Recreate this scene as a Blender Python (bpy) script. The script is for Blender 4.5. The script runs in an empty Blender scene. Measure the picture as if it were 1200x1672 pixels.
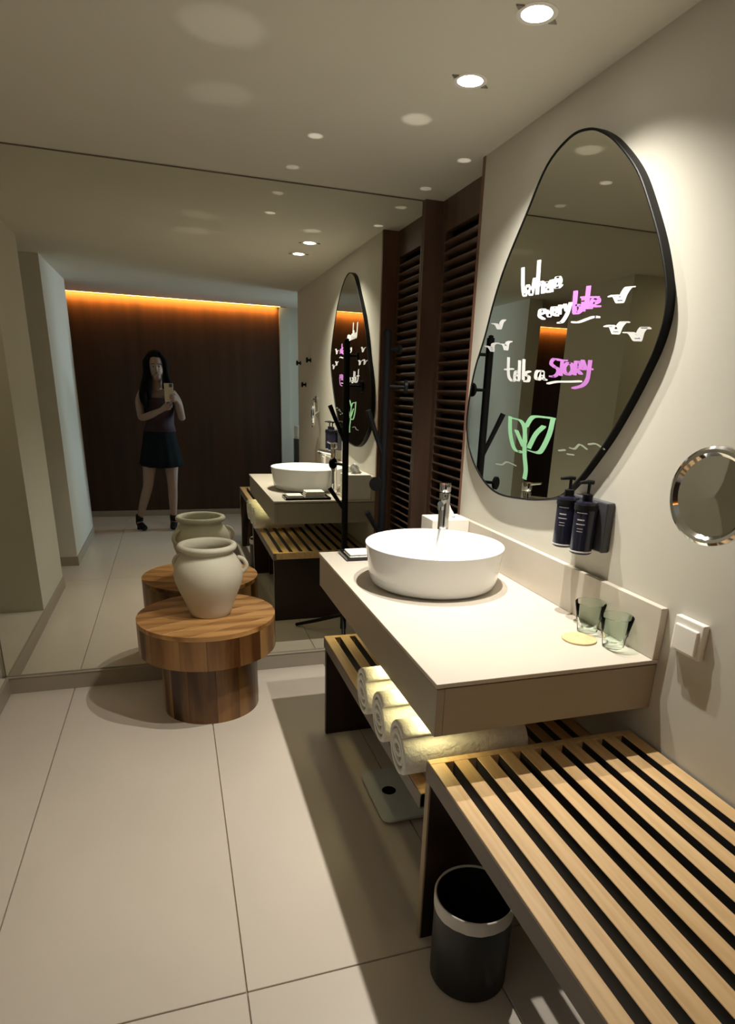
import bpy, bmesh, math, random
from mathutils import Vector, Matrix
random.seed(7)
C = bpy.context.scene.collection
sc = bpy.context.scene
PI = math.pi

# ------------------------------------------------------------------ camera
H = 2.237                       # ceiling height
cam_d = bpy.data.cameras.new('camera'); cam = bpy.data.objects.new('camera', cam_d); C.objects.link(cam)
cam.location = (-1.1556, -3.0904, 1.4098)
cam.rotation_euler = (1.23583, -0.03539, -0.31427)
cam_d.sensor_fit = 'HORIZONTAL'; cam_d.sensor_width = 36.0
cam_d.lens = 1025.97 / 1200.0 * 36.0
cam_d.shift_x = (600.0 - 630.718) / 1200.0
cam_d.shift_y = (997.89 - 836.0) / 1200.0
cam_d.clip_start = 0.004
sc.camera = cam

# ------------------------------------------------------------------ world, exposure, lights
w = bpy.data.worlds.new('world'); sc.world = w; w.use_nodes = True
w.node_tree.nodes['Background'].inputs[0].default_value = (0.80, 0.86, 1.0, 1)
w.node_tree.nodes['Background'].inputs[1].default_value = 0.0
vs = sc.view_settings
vs.view_transform = 'Standard'; vs.look = 'None'; vs.gamma = 1; vs.use_curve_mapping = False
vs.exposure = 0.0
sc.cycles.max_bounces = 14; sc.cycles.glossy_bounces = 10; sc.cycles.diffuse_bounces = 6
sc.cycles.transmission_bounces = 10
sc.cycles.sample_clamp_indirect = 3.0
sc.cycles.blur_glossy = 0.5

def light(kind, name, loc, energy, color, rot=(0, 0, 0), **k):
    d = bpy.data.lights.new(name, kind); d.energy = energy; d.color = color
    for a, v in k.items(): setattr(d, a, v)
    o = bpy.data.objects.new(name, d); C.objects.link(o); o.location = loc; o.rotation_euler = rot
    return o
def aim(o, target):
    o.rotation_euler = (Vector(target) - o.location).to_track_quat('-Z', 'Y').to_euler()
WARM = (1.0, 0.95, 0.855)
LAMPS = [(-0.30, -1.475), (-0.30, -1.12)]
for lx, ly in LAMPS:
    light('SPOT', 'spot_light', (lx, ly, H - 0.004), 112, WARM, spot_size=math.radians(123), spot_blend=1.0, shadow_soft_size=0.013)
# warm strip of light under the front edge of the vanity
for sy_, ln_, en_ in ((-1.58, .54, 1.15), (-.70, .07, .25)):
    l = light('AREA', 'strip_light', (-0.575, sy_, 0.654), en_, (1.0, 0.86, 0.42), shape='RECTANGLE', size=0.014, size_y=ln_)
    l.data.spread = math.radians(150)
# cove over the wooden wall
l = light('AREA', 'cove_light', (-2.05, -4.390, 2.250), 58, (1.0, 0.40, 0.07), shape='RECTANGLE', size=4.1, size_y=0.02)
aim(l, (-2.05, -4.43, 2.20)); l.data.spread = math.radians(80)
# daylight from the window of the side room
l = light('AREA', 'window_light', (1.40, -3.80, 1.40), 15, (0.60, 0.80, 1.0), shape='RECTANGLE', size=0.8, size_y=1.8)
aim(l, (-2.0, -3.3, 1.3)); l.data.spread = math.radians(75)
l = light('AREA', 'alcove_light', (-2.45, -0.5, H - 0.02), 1.6, (1.0, 0.85, 0.6), shape='DISK', size=0.2)
# added spots imitating lamp reflections thrown on the ceiling by tray and basin
for tx, ty, cx, cy, e, a in ((-.46, -.83, -.616, -.543, 42, 2.6), (-.46, -.83, -.632, -.187, 24, 2.4), (-.175, -.83, -.051, -.539, 42, 2.6),
                       (-.175, -.83, -.057, -.159, 26, 2.4), (-.33, -.95, -.345, -.815, 22, 5.0), (-.33, -1.1, -.97, -1.139, 8, 9.0), (-.33, -1.1, -.95, -.75, 6, 8.0)):
    aim(light('SPOT', 'glint_standin_spot', (tx, ty, .95), e, WARM, spot_size=math.radians(a), spot_blend=.7, shadow_soft_size=0.001), (cx, cy, H))

# ------------------------------------------------------------------ materials
def mat(name, col, rough=0.5, metal=0.0, noise=0.0, nscale=8.0, col2=None, bump=0.0, spec=0.5, trans=0.0, ior=1.45, emit=None, es=0.0, stretch=None, coat=0.0, det=4.0):
    m = bpy.data.materials.new(name); m.use_nodes = True
    nt = m.node_tree; b = nt.nodes['Principled BSDF']
    b.inputs['Base Color'].default_value = (*col, 1); b.inputs['Roughness'].default_value = rough
    b.inputs['Metallic'].default_value = metal; b.inputs['Specular IOR Level'].default_value = spec
    b.inputs['Transmission Weight'].default_value = trans; b.inputs['IOR'].default_value = ior
    b.inputs['Coat Weight'].default_value = coat
    if emit: b.inputs['Emission Color'].default_value = (*emit, 1); b.inputs['Emission Strength'].default_value = es
    if noise or bump:
        tc = nt.nodes.new('ShaderNodeTexCoord'); mp = nt.nodes.new('ShaderNodeMapping'); nt.links.new(tc.outputs['Object'], mp.inputs[0])
        if stretch: mp.inputs['Scale'].default_value = stretch
        n = nt.nodes.new('ShaderNodeTexNoise'); n.inputs['Scale'].default_value = nscale; n.inputs['Detail'].default_value = det
        nt.links.new(mp.outputs[0], n.inputs['Vector'])
        if noise:
            mx = nt.nodes.new('ShaderNodeMix'); mx.data_type = 'RGBA'
            c2 = col2 or tuple(c * (1 - noise) for c in col)
            mx.inputs[6].default_value = (*col, 1); mx.inputs[7].default_value = (*c2, 1)
            r = nt.nodes.new('ShaderNodeMapRange'); r.inputs[1].default_value = .3; r.inputs[2].default_value = .7
            nt.links.new(n.outputs[0], r.inputs[0]); nt.links.new(r.outputs[0], mx.inputs[0]); nt.links.new(mx.outputs[2], b.inputs['Base Color'])
        if bump:
            bp = nt.nodes.new('ShaderNodeBump'); bp.inputs['Strength'].default_value = bump; bp.inputs['Distance'].default_value = 0.004
            nt.links.new(n.outputs[0], bp.inputs['Height']); nt.links.new(bp.outputs[0], b.inputs['Normal'])
    return m
def mirror_mat(name, col, rough=0.0):
    m = bpy.data.materials.new(name); m.use_nodes = True; nt = m.node_tree
    nt.nodes.remove(nt.nodes['Principled BSDF']); g = nt.nodes.new('ShaderNodeBsdfGlossy')
    g.inputs['Color'].default_value = (*col, 1); g.inputs['Roughness'].default_value = rough
    nt.links.new(g.outputs[0], nt.nodes['Material Output'].inputs[0]); return m
M = {}
M['wall'] = mat('cream_plaster', (.58, .555, .475), .75, noise=.04, nscale=3)
M['ceil'] = mat('ceiling_paint', (.62, .585, .49), .7, noise=.03, nscale=2)
M['tile'] = mat('beige_floor_tile', (.58, .512, .435), .32, noise=.07, nscale=2.2)
M['grout'] = mat('grout', (.40, .335, .26), .8)
M['taupe'] = mat('taupe_skirting_tile', (.33, .285, .225), .4, noise=.06, nscale=4)
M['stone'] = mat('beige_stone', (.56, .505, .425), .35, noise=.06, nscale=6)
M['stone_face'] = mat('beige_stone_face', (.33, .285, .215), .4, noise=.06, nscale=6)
M['mirror'] = mirror_mat('silvered_glass', (.80, .80, .72))
M['mirror2'] = mirror_mat('smoky_silvered_glass', (.66, .66, .59))
M['black'] = mat('black_metal', (.006, .006, .0065), .5, spec=.2)
M['blackgloss'] = mat('black_lacquer', (.012, .012, .012), .12)
M['bin'] = mat('black_plastic', (.012, .014, .015), .4)
M['white'] = mat('white_ceramic', (.76, .77, .77), .12, spec=.5)
M['plastic'] = mat('white_plastic', (.80, .77, .70), .4)
M['cloth'] = mat('white_terry', (.82, .80, .72), .95, noise=.12, nscale=90, bump=.9)
M['tissue'] = mat('tissue_paper', (.88, .88, .85), .9)
M['chrome'] = mat('chrome', (.78, .78, .78), .08, 1.0)
M['darkwood'] = mat('dark_louvre_wood', (.13, .075, .050), .4, noise=.5, nscale=12, stretch=(1, 1, .15))
M['edgewood'] = mat('reddish_wood', (.24, .12, .08), .45, noise=.4, nscale=12, stretch=(1, 1, .15))
M['walnut'] = mat('walnut_panel', (.050, .021, .009), .45, noise=.5, nscale=6, stretch=(2.2, 2.2, .12), bump=.05)
M['panel'] = mat('dark_bench_panel', (.030, .013, .008), .4, noise=.4, nscale=6)
M['oak'] = mat('light_oak', (.66, .45, .23), .42, noise=1, nscale=14, col2=(.52, .33, .15), stretch=(5, .35, 5), bump=.08)
M['oakedge'] = mat('oak_edge', (.40, .30, .18), .5, noise=.3, nscale=14, stretch=(1, 1, .2))
M['darkslot'] = mat('stained_slat_side', (.030, .028, .026), .5)
M['railgrey'] = mat('greyed_rail', (.17, .135, .11), .5, noise=.2, nscale=8, stretch=(3, .3, 3))
M['clay'] = mat('cream_clay', (.56, .54, .425), .8, noise=.14, nscale=4.5, col2=(.54, .47, .365), bump=.25)
M['bottle'] = mat('navy_bottle', (.014, .014, .028), .22)
M['bracket'] = mat('dark_grey_bracket', (.055, .055, .062), .35)
M['label'] = mat('silver_print', (.62, .60, .62), .4)
def thin_glass(name, tint):
    m = bpy.data.materials.new(name); m.use_nodes = True; nt = m.node_tree; nt.nodes.remove(nt.nodes['Principled BSDF'])
    t = nt.nodes.new('ShaderNodeBsdfTransparent'); t.inputs[0].default_value = (*tint, 1); g = nt.nodes.new('ShaderNodeBsdfGlossy'); g.inputs['Roughness'].default_value = .05
    lw = nt.nodes.new('ShaderNodeLayerWeight'); lw.inputs[0].default_value = .10; mx = nt.nodes.new('ShaderNodeMixShader')
    nt.links.new(lw.outputs['Fresnel'], mx.inputs[0]); nt.links.new(t.outputs[0], mx.inputs[1]); nt.links.new(g.outputs[0], mx.inputs[2]); nt.links.new(mx.outputs[0], nt.nodes['Material Output'].inputs[0]); return m
M['glass'] = thin_glass('pale_green_glass', (.93, .98, .95))
M['coaster'] = mat('straw_coaster', (.66, .49, .25), .7, noise=.2, nscale=60, bump=.3)
M['scale'] = mat('frosted_scale_glass', (.55, .58, .56), .15)
M['liner'] = mat('white_liner', (.62, .58, .52), .5)
M['skin'] = mat('skin', (.25, .165, .125), .6)
M['hair'] = mat('black_hair', (.006, .005, .0045), .8, spec=.1, noise=.4, nscale=30, stretch=(4, 4, .3), bump=.4)
M['burgundy'] = mat('burgundy_jersey', (.026, .007, .014), .8, noise=.2, nscale=20)
M['shorts'] = mat('dark_teal_cloth', (.006, .010, .011), .9, spec=.12, noise=.3, nscale=14)
M['phone'] = mat('pale_phone_case', (.50, .44, .33), .4)
M['pen_white'] = mat('white_marker', (.42, .42, .41), .9)
M['pen_pink'] = mat('magenta_marker', (.30, .10, .34), .9)
M['pen_green'] = mat('green_marker', (.17, .37, .20), .9)
M['pen_faint'] = mat('faint_marker', (.20, .23, .16), .8)
M['eyewhite'] = mat('eye_white', (.25, .24, .22), .4)
M['lens'] = mat('lamp_glass', (1, 1, 1), .3, emit=(1.0, .93, .80), es=26)
M['gimbal'] = mat('brushed_trim', (.30, .28, .24), .4, .6)
M['led'] = mat('led_strip', (1, .8, .4), .5, emit=(1.0, .66, .20), es=14.0)
M['pane'] = mat('frosted_daylight_pane', (.7, .8, .9), .5, emit=(.60, .80, 1.0), es=1.5)

def teak(name, horizontal):
    """warm wood made of glued staves: grain and per-stave tone"""
    m = bpy.data.materials.new(name); m.use_nodes = True; nt = m.node_tree; b = nt.nodes['Principled BSDF']
    b.inputs['Roughness'].default_value = .32
    tc = nt.nodes.new('ShaderNodeTexCoord'); mp = nt.nodes.new('ShaderNodeMapping'); nt.links.new(tc.outputs['Object'], mp.inputs[0])
    mp.inputs['Scale'].default_value = (1, 1, .10) if not horizontal else (.10, 2.0, 1)
    if horizontal: mp.inputs['Rotation'].default_value = (0, 0, math.radians(-28))
    n = nt.nodes.new('ShaderNodeTexNoise'); n.inputs['Scale'].default_value = 22; n.inputs['Detail'].default_value = 5
    nt.links.new(mp.outputs[0], n.inputs['Vector'])
    n2 = nt.nodes.new('ShaderNodeTexNoise'); n2.inputs['Scale'].default_value = 5.5; n2.inputs['Detail'].default_value = 1
    nt.links.new(mp.outputs[0], n2.inputs['Vector'])
    ad = nt.nodes.new('ShaderNodeMath'); ad.operation = 'MULTIPLY_ADD'; ad.inputs[1].default_value = .45
    nt.links.new(n.outputs[0], ad.inputs[0]); nt.links.new(n2.outputs[0], ad.inputs[2])
    oi = nt.nodes.new('ShaderNodeObjectInfo'); ad2 = nt.nodes.new('ShaderNodeMath'); ad2.operation = 'MULTIPLY_ADD'; ad2.inputs[1].default_value = .20
    nt.links.new(oi.outputs['Random'], ad2.inputs[0]); nt.links.new(ad.outputs[0], ad2.inputs[2])
    r = nt.nodes.new('ShaderNodeValToRGB'); e = r.color_ramp.elements
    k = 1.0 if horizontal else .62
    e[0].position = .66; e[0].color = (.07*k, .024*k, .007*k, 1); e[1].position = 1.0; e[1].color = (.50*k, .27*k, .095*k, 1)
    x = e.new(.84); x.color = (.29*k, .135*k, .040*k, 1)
    nt.links.new(ad2.outputs[0], r.inputs[0]); nt.links.new(r.outputs[0], b.inputs['Base Color']); return m
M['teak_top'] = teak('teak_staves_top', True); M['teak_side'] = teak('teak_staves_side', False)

# outlines and pen strokes on the pebble mirror: (y, z) in metres on the wall plane
OVAL = [(-1.311, 2.108), (-1.216, 2.117), (-1.101, 2.078), (-0.997, 1.967), (-0.889, 1.845), (-0.823, 1.741), (-0.771, 1.625), (-0.704, 1.505), (-0.671, 1.381), (-0.673, 1.275), (-0.738, 1.175), (-0.857, 1.099), (-0.991, 1.067), (-1.174, 1.077), (-1.297, 1.095), (-1.395, 1.123), (-1.473, 1.182), (-1.528, 1.24), (-1.593, 1.319), (-1.65, 1.406), (-1.689, 1.476), (-1.718, 1.538), (-1.732, 1.605), (-1.721, 1.673), (-1.679, 1.763), (-1.619, 1.857), (-1.55, 1.948), (-1.461, 2.027), (-1.389, 2.075)]
# nib per px [-0.00345455 -0.00027273]
ST_W = (7, [[(-1.002, 1.813), (-1.015, 1.753), (-1.033, 1.727), (-1.046, 1.757), (-1.073, 1.725), (-1.086, 1.771)], [(-1.102, 1.819), (-1.111, 1.724)], [(-1.107, 1.742), (-1.123, 1.756), (-1.139, 1.75), (-1.145, 1.723)], [(-1.157, 1.734), (-1.178, 1.737), (-1.171, 1.749), (-1.154, 1.748), (-1.154, 1.729), (-1.181, 1.721)], [(-1.195, 1.721), (-1.188, 1.752)], [(-1.191, 1.742), (-1.202, 1.752), (-1.214, 1.747)], [(-1.22, 1.735), (-1.239, 1.741), (-1.229, 1.755), (-1.216, 1.754), (-1.217, 1.733), (-1.228, 1.727), (-1.244, 1.732)]])
ST_E = (6, [[(-1.14, 1.661), (-1.172, 1.665), (-1.163, 1.674), (-1.141, 1.673), (-1.141, 1.657), (-1.169, 1.646)], [(-1.182, 1.669), (-1.201, 1.65), (-1.213, 1.675)], [(-1.223, 1.658), (-1.243, 1.661), (-1.234, 1.673), (-1.22, 1.67), (-1.224, 1.655), (-1.246, 1.649)], [(-1.258, 1.653), (-1.253, 1.676)], [(-1.255, 1.667), (-1.27, 1.674)], [(-1.28, 1.676), (-1.293, 1.658)], [(-1.309, 1.677), (-1.299, 1.65), (-1.277, 1.63), (-1.257, 1.628)]])
ST_B = (7, [[(-1.327, 1.705), (-1.334, 1.65), (-1.361, 1.65), (-1.364, 1.663), (-1.339, 1.669)], [(-1.374, 1.671), (-1.376, 1.65)], [(-1.372, 1.681), (-1.373, 1.679)], [(-1.389, 1.71), (-1.392, 1.66), (-1.411, 1.653)], [(-1.365, 1.686), (-1.436, 1.678)], [(-1.418, 1.662), (-1.442, 1.666), (-1.437, 1.674), (-1.418, 1.673), (-1.418, 1.659), (-1.448, 1.654)]])
ST_U1 = (5, [[(-1.333, 1.624), (-1.362, 1.621), (-1.406, 1.626), (-1.437, 1.629), (-1.457, 1.626)]])
ST_T = (6, [[(-0.961, 1.54), (-0.973, 1.483), (-0.999, 1.465), (-1.016, 1.465)], [(-0.946, 1.502), (-1.0, 1.503)], [(-1.017, 1.481), (-1.047, 1.482), (-1.04, 1.494), (-1.02, 1.491), (-1.02, 1.469), (-1.046, 1.465)], [(-1.042, 1.527), (-1.05, 1.469)], [(-1.07, 1.53), (-1.079, 1.468)], [(-1.115, 1.493), (-1.091, 1.489), (-1.093, 1.482), (-1.114, 1.476), (-1.113, 1.464), (-1.089, 1.462)], [(-1.191, 1.493), (-1.162, 1.492), (-1.158, 1.473), (-1.182, 1.468), (-1.196, 1.491), (-1.204, 1.471), (-1.22, 1.466)]])
ST_S = (6, [[(-1.288, 1.523), (-1.253, 1.526), (-1.241, 1.514), (-1.261, 1.504), (-1.283, 1.497), (-1.283, 1.483), (-1.267, 1.476), (-1.246, 1.476)], [(-1.281, 1.522), (-1.322, 1.52)], [(-1.302, 1.521), (-1.304, 1.479)], [(-1.333, 1.513), (-1.319, 1.503), (-1.323, 1.487), (-1.344, 1.48), (-1.361, 1.49), (-1.353, 1.509), (-1.333, 1.513)], [(-1.374, 1.515), (-1.376, 1.48)], [(-1.374, 1.515), (-1.396, 1.513), (-1.399, 1.5), (-1.378, 1.497), (-1.407, 1.481)], [(-1.407, 1.517), (-1.425, 1.496)], [(-1.444, 1.515), (-1.444, 1.489), (-1.441, 1.464), (-1.42, 1.449), (-1.378, 1.442)], [(-1.404, 1.494), (-1.455, 1.493)]])
ST_U2 = (5, [[(-1.237, 1.455), (-1.285, 1.46), (-1.352, 1.46), (-1.411, 1.461)]])
ST_G = (8, [[(-1.01, 1.345), (-1.021, 1.293), (-1.053, 1.247), (-1.086, 1.233), (-1.116, 1.236)], [(-1.033, 1.341), (-1.086, 1.336), (-1.116, 1.313), (-1.13, 1.27)], [(-1.119, 1.319), (-1.133, 1.234), (-1.153, 1.18), (-1.151, 1.149)], [(-1.127, 1.32), (-1.154, 1.347), (-1.188, 1.354), (-1.288, 1.353)], [(-1.285, 1.351), (-1.274, 1.304), (-1.24, 1.253), (-1.212, 1.241), (-1.164, 1.243)], [(-1.063, 1.302), (-1.121, 1.253)], [(-1.236, 1.326), (-1.192, 1.298), (-1.158, 1.252)]])
BIRDS = [[(-1.494, 1.673), (-1.513, 1.673), (-1.535, 1.654), (-1.546, 1.673), (-1.56, 1.686), (-1.574, 1.686)], [(-1.493, 1.6), (-1.515, 1.6), (-1.536, 1.579), (-1.547, 1.596), (-1.56, 1.605), (-1.573, 1.604)], [(-1.579, 1.579), (-1.602, 1.576), (-1.628, 1.557), (-1.635, 1.577), (-1.646, 1.586), (-1.658, 1.583)], [(-0.815, 1.661), (-0.845, 1.655), (-0.868, 1.639), (-0.882, 1.66), (-0.899, 1.666)], [(-0.775, 1.587), (-0.806, 1.581), (-0.829, 1.567), (-0.829, 1.59), (-0.863, 1.593)], [(-0.887, 1.589), (-0.916, 1.584), (-0.933, 1.567), (-0.938, 1.589), (-0.959, 1.593)]]
WAVES = [[(-0.946, 1.174), (-0.993, 1.177), (-1.028, 1.19), (-1.092, 1.184)], [(-1.347, 1.259), (-1.38, 1.264)], [(-1.396, 1.253), (-1.428, 1.254)], [(-1.405, 1.272), (-1.43, 1.272), (-1.452, 1.286), (-1.488, 1.276)], [(-1.494, 1.29), (-1.528, 1.294), (-1.567, 1.283)]]

# ------------------------------------------------------------------ helpers
def tagit(o, label=None, cat=None, group=None, kind=None):
    if label: o['label'] = label
    if cat: o['category'] = cat
    if group: o['group'] = group
    if kind: o['kind'] = kind
    return o
def thing(name, loc, label, cat, group=None):
    o = bpy.data.objects.new(name, None); C.objects.link(o); o.location = loc; o.empty_display_size = .05
    return tagit(o, label, cat, group)
def link(name, bm, m, parent=None, origin=None, smooth=False, loc=None):
    """bm is in world coordinates; origin (or the parent's place) becomes the object's zero"""
    me = bpy.data.meshes.new(name)
    root = None
    off = Vector((0, 0, 0))
    p = parent
    while p is not None: off += p.location; p = p.parent
    org = Vector(origin) if origin is not None else (off.copy())
    bmesh.ops.translate(bm, verts=bm.verts, vec=-org)
    bmesh.ops.recalc_face_normals(bm, faces=bm.faces)
    bm.to_mesh(me); bm.free()
    for mm in (m if isinstance(m, (list, tuple)) else [m]): me.materials.append(mm)
    if smooth:
        for p_ in me.polygons: p_.use_smooth = True
        if smooth != 'all': me.set_sharp_from_angle(angle=math.radians(38))
    o = bpy.data.objects.new(name, me); C.objects.link(o)
    o.parent = parent; o.location = org - off if parent else org
    return o
def struct(name, bm, m, **k): return tagit(link(name, bm, m, **k), kind='structure')
def copyp(o, parent, delta=(0, 0, 0)):
    c = o.copy(); C.objects.link(c); c.parent = parent; c.location = o.location + Vector(delta)
    for ch in o.children: copyp(ch, c)
    return c
def box(bm, x0, x1, y0, y1, z0, z1, bev=0, seg=2, rz=0, mi=0):
    r = bmesh.ops.create_cube(bm, size=1); v = r['verts']
    bmesh.ops.scale(bm, vec=(abs(x1-x0), abs(y1-y0), abs(z1-z0)), verts=v)
    if rz: bmesh.ops.rotate(bm, cent=(0, 0, 0), matrix=Matrix.Rotation(rz, 3, 'Z'), verts=v)
    bmesh.ops.translate(bm, vec=((x0+x1)/2, (y0+y1)/2, (z0+z1)/2), verts=v)
    if bev:
        es = list({e for vv in v for e in vv.link_edges})
        bmesh.ops.bevel(bm, geom=es, offset=bev, segments=seg, affect='EDGES', profile=.5)
    return v
def B(*a, **k):
    bm = bmesh.new(); box(bm, *a, **k); return bm
def lathe(bm, prof, cx, cy, cz, n=48, axis='Z', caps=False, a0=0):
    rings = []
    for r, h in prof:
        ring = []
        for i in range(n):
            a = a0 + 2*PI*i/n
            if axis == 'Z': p = (cx + r*math.cos(a), cy + r*math.sin(a), cz + h)
            elif axis == 'X': p = (cx + h, cy + r*math.cos(a), cz + r*math.sin(a))
            else: p = (cx + r*math.cos(a), cy + h, cz + r*math.sin(a))
            ring.append(bm.verts.new(p))
        rings.append(ring)
    for a, b in zip(rings, rings[1:]):
        for i in range(n): bm.faces.new((a[i], a[(i+1) % n], b[(i+1) % n], b[i]))
    if caps: bm.faces.new(rings[0]); bm.faces.new(rings[-1])
    return rings
def tube(bm, pts, r, n=12, caps=True):
    pts = [Vector(p) for p in pts]; rs = r if isinstance(r, (list, tuple)) else [r]*len(pts); rings = []
    up = None
    for i, p in enumerate(pts):
        t = (pts[min(i+1, len(pts)-1)] - pts[max(i-1, 0)]).normalized()
        if up is None: up = Vector((0, 0, 1)) if abs(t.z) < .9 else Vector((1, 0, 0))
        s = t.cross(up).normalized(); u = s.cross(t).normalized(); up = u
        rings.append([bm.verts.new(p + (s*math.cos(a) + u*math.sin(a))*rs[i]) for a in [2*PI*k/n for k in range(n)]])
    for a, b in zip(rings, rings[1:]):
        for i in range(n): bm.faces.new((a[i], a[(i+1) % n], b[(i+1) % n], b[i]))
    if caps: bm.faces.new(rings[0]); bm.faces.new(rings[-1])
def prism(bm, pts2, f, d):
    """pts2: outline, f(p, t) -> 3D point for t in (0, 1)"""
    a = [bm.verts.new(f(p, 0)) for p in pts2]; b = [bm.verts.new(f(p, 1)) for p in pts2]
    n = len(a)
    for i in range(n): bm.faces.new((a[i], a[(i+1) % n], b[(i+1) % n], b[i]))
    bm.faces.new(a); bm.faces.new(b)
def smooth_closed(pts, k=6):
    out = []; n = len(pts)
    for i in range(n):
        p0, p1, p2, p3 = [Vector(pts[(i+j-1) % n]) for j in range(4)]
        for s in range(k):
            t = s/k
            out.append(tuple(.5*((2*p1) + (-p0+p2)*t + (2*p0-5*p1+4*p2-p3)*t*t + (-p0+3*p1-3*p2+p3)*t**3)))
    return out
def smooth_open(pts, k=4):
    pts = [Vector(p) for p in pts]
    if len(pts) < 3: return [tuple(p) for p in pts]
    q = [2*pts[0]-pts[1]] + pts + [2*pts[-1]-pts[-2]]; out = []
    for i in range(1, len(q)-2):
        p0, p1, p2, p3 = q[i-1:i+3]
        for s in range(k):
            t = s/k
            out.append(tuple(.5*((2*p1) + (-p0+p2)*t + (2*p0-5*p1+4*p2-p3)*t*t + (-p0+3*p1-3*p2+p3)*t**3)))
    out.append(tuple(pts[-1])); return out

# ------------------------------------------------------------------ the room
XL = -1.98; YB = -4.43; YR = -3.15; XR = 1.5; XLL = -4.2
fl = struct('floor', B(XLL-.1, XR+.1, YB-.1, .1, -.06, -.007), M['grout'], origin=(0, 0, 0))
# floor tiles, 0.617 x 1.2 m
xs = [-.461 - .617*k for k in range(-4, 7)]; ys = [.5, -1.90, -4.30, -6.7]
tile_mesh = {}
for i in range(len(xs)-1):
    for j in range(len(ys)-1):
        x1, x0 = xs[i], xs[i+1]; y1, y0 = ys[j], ys[j+1]
        x0c, x1c, y0c, y1c = max(x0+.002, XLL), min(x1-.002, XR), max(y0+.002, YB), min(y1-.002, 0)
        if x1c-x0c < .02 or y1c-y0c < .02: continue
        key = (round(x1c-x0c, 3), round(y1c-y0c, 3)); cx, cy = (x0c+x1c)/2, (y0c+y1c)/2
        if key in tile_mesh:
            t = bpy.data.objects.new('floor_tile', tile_mesh[key]); C.objects.link(t); t.parent = fl; t.location = (cx, cy, 0)
        else:
            t = link('floor_tile', B(x0c, x1c, y0c, y1c, -.010, 0, bev=.0012, seg=1), M['tile'], fl, origin=(cx, cy, 0)); tile_mesh[key] = t.data

struct('ceiling', B(XLL-.1, XR+.1, -4.33, .1, H, H+.05), M['ceil'], origin=(0, 0, H))
struct('trim_1', B(XLL-.1, XR+.1, YB-.1, -4.33, H+.10, H+.15), M['ceil'], origin=(0, YB, H+.1))
struct('trim_2', B(XLL-.1, XR+.1, -4.345, -4.33, H, H+.10), M['ceil'], origin=(0, -4.33, H))
struct('wall_back', B(XLL-.1, XR+.1, .012, .1, 0, H), M['wall'], origin=(0, .05, 0))
struct('wall_right', B(0, .12, YR, -.62, 0, H), M['wall'], origin=(0, YR, 0))
# left side: alcove next to the mirror, then a pier, then an opening, then a partition
struct('wall_left', B(XL-.75, XL, -1.743, -.985, 0, H), M['wall'], origin=(XL, -1.743, 0))
struct('wall_left_alcove', B(XL-.80, XL-.70, -.985, .012, 0, H), M['wall'], origin=(XL-.75, -.98, 0))
struct('wall_left_partition', B(-2.09, -1.958, -3.55, -2.35, 0, H), M['wall'], origin=(-2.02, -3.0, 0))
struct('wall_left_far', B(XLL-.1, XLL, YB, .1, 0, H+.1), M['wall'], origin=(XLL, -3, 0))
struct('wall_rear_right', B(.128, XR, YB-.1, YB, 0, H+.1), M['wall'], origin=(1, YB, 0))
struct('wall_rear_pier', B(.03, .128, YB-.1, YB+.05, 0, H), M['wall'], origin=(.08, YB, 0))
struct('wall_side_room', B(.12, XR, YR, YR+.10, 0, H), M['wall'], origin=(1, YR, 0))
struct('wall_side_window', B(XR, XR+.1, YB, YR, 0, H+.1), M['wall'], origin=(XR, -3.8, 0))
# frosted window of the side room
wn = struct('window_1', B(XR-.03, XR, -4.25, -3.35, .45, 2.1), M['plastic'], origin=(XR, -3.8, .45))
link('pane', B(XR-.036, XR-.03, -4.20, -3.40, .50, 2.05), M['pane'], wn)
# skirtings and the raised step of the alcove
bb = bmesh.new(); box(bb, XL, 0, -.012, .012, 0, .080, bev=.0015); box(bb, XL, 0, -.016, .012, .080, .084, bev=.001)
struct('baseboard_back', bb, M['taupe'], origin=(-1, 0, 0))
struct('baseboard_left', B(XL-.004, XL+.010, -1.743, -.985, 0, .080, bev=.002), M['taupe'], origin=(XL, -1.3, 0))
struct('baseboard_partition', B(-2.10, -1.95, -3.56, -2.34, 0, .075, bev=.002), M['taupe'], origin=(-2.02, -3, 0))
struct('baseboard_rear', B(XLL, .03, YB, YB+.014, 0, .064, bev=.002), M['taupe'], origin=(-1, YB, 0))
struct('baseboard_right', B(-.010, 0, YR, -.64, 0, .075, bev=.002), M['taupe'], origin=(0, -2, 0))
st = struct('trim_step', B(XL-.70, XL-.001, -.985, 0, 0, .080), M['stone'], origin=(XL, -.5, 0))
tagit(link('riser', B(XL-.001, XL+.012, -.985, 0, 0, .082, bev=.002), M['taupe'], st))
# wooden wall with its cove strip
wd = struct('wall_rear', B(XLL, .03, YB-.1, YB, 0, H+.1), M['walnut'], origin=(-1, YB, 0))
tagit(link('light_strip', B(XLL, .03, -4.352, -4.344, H-.002, H+.012), M['led'], wd), 'glowing amber light strip along the top of the wooden wall')

# ------------------------------------------------------------------ the mirror wall
mw = thing('wall_mirror', (-1, 0, .084), 'huge frameless mirror covering the far wall above the skirting tile', 'mirror')
link('mirror_glass', B(XL+.002, -.002, .001, .007, .086, H-.005), M['mirror'], mw)
link('mirror_edge', (lambda b: (box(b, XL+.002, -.002, -.001, .008, H-.0052, H-.001), box(b, XL-.002, XL+.0025, -.001, .008, .086, H-.001), b)[2])(bmesh.new()), M['railgrey'], mw)

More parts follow.
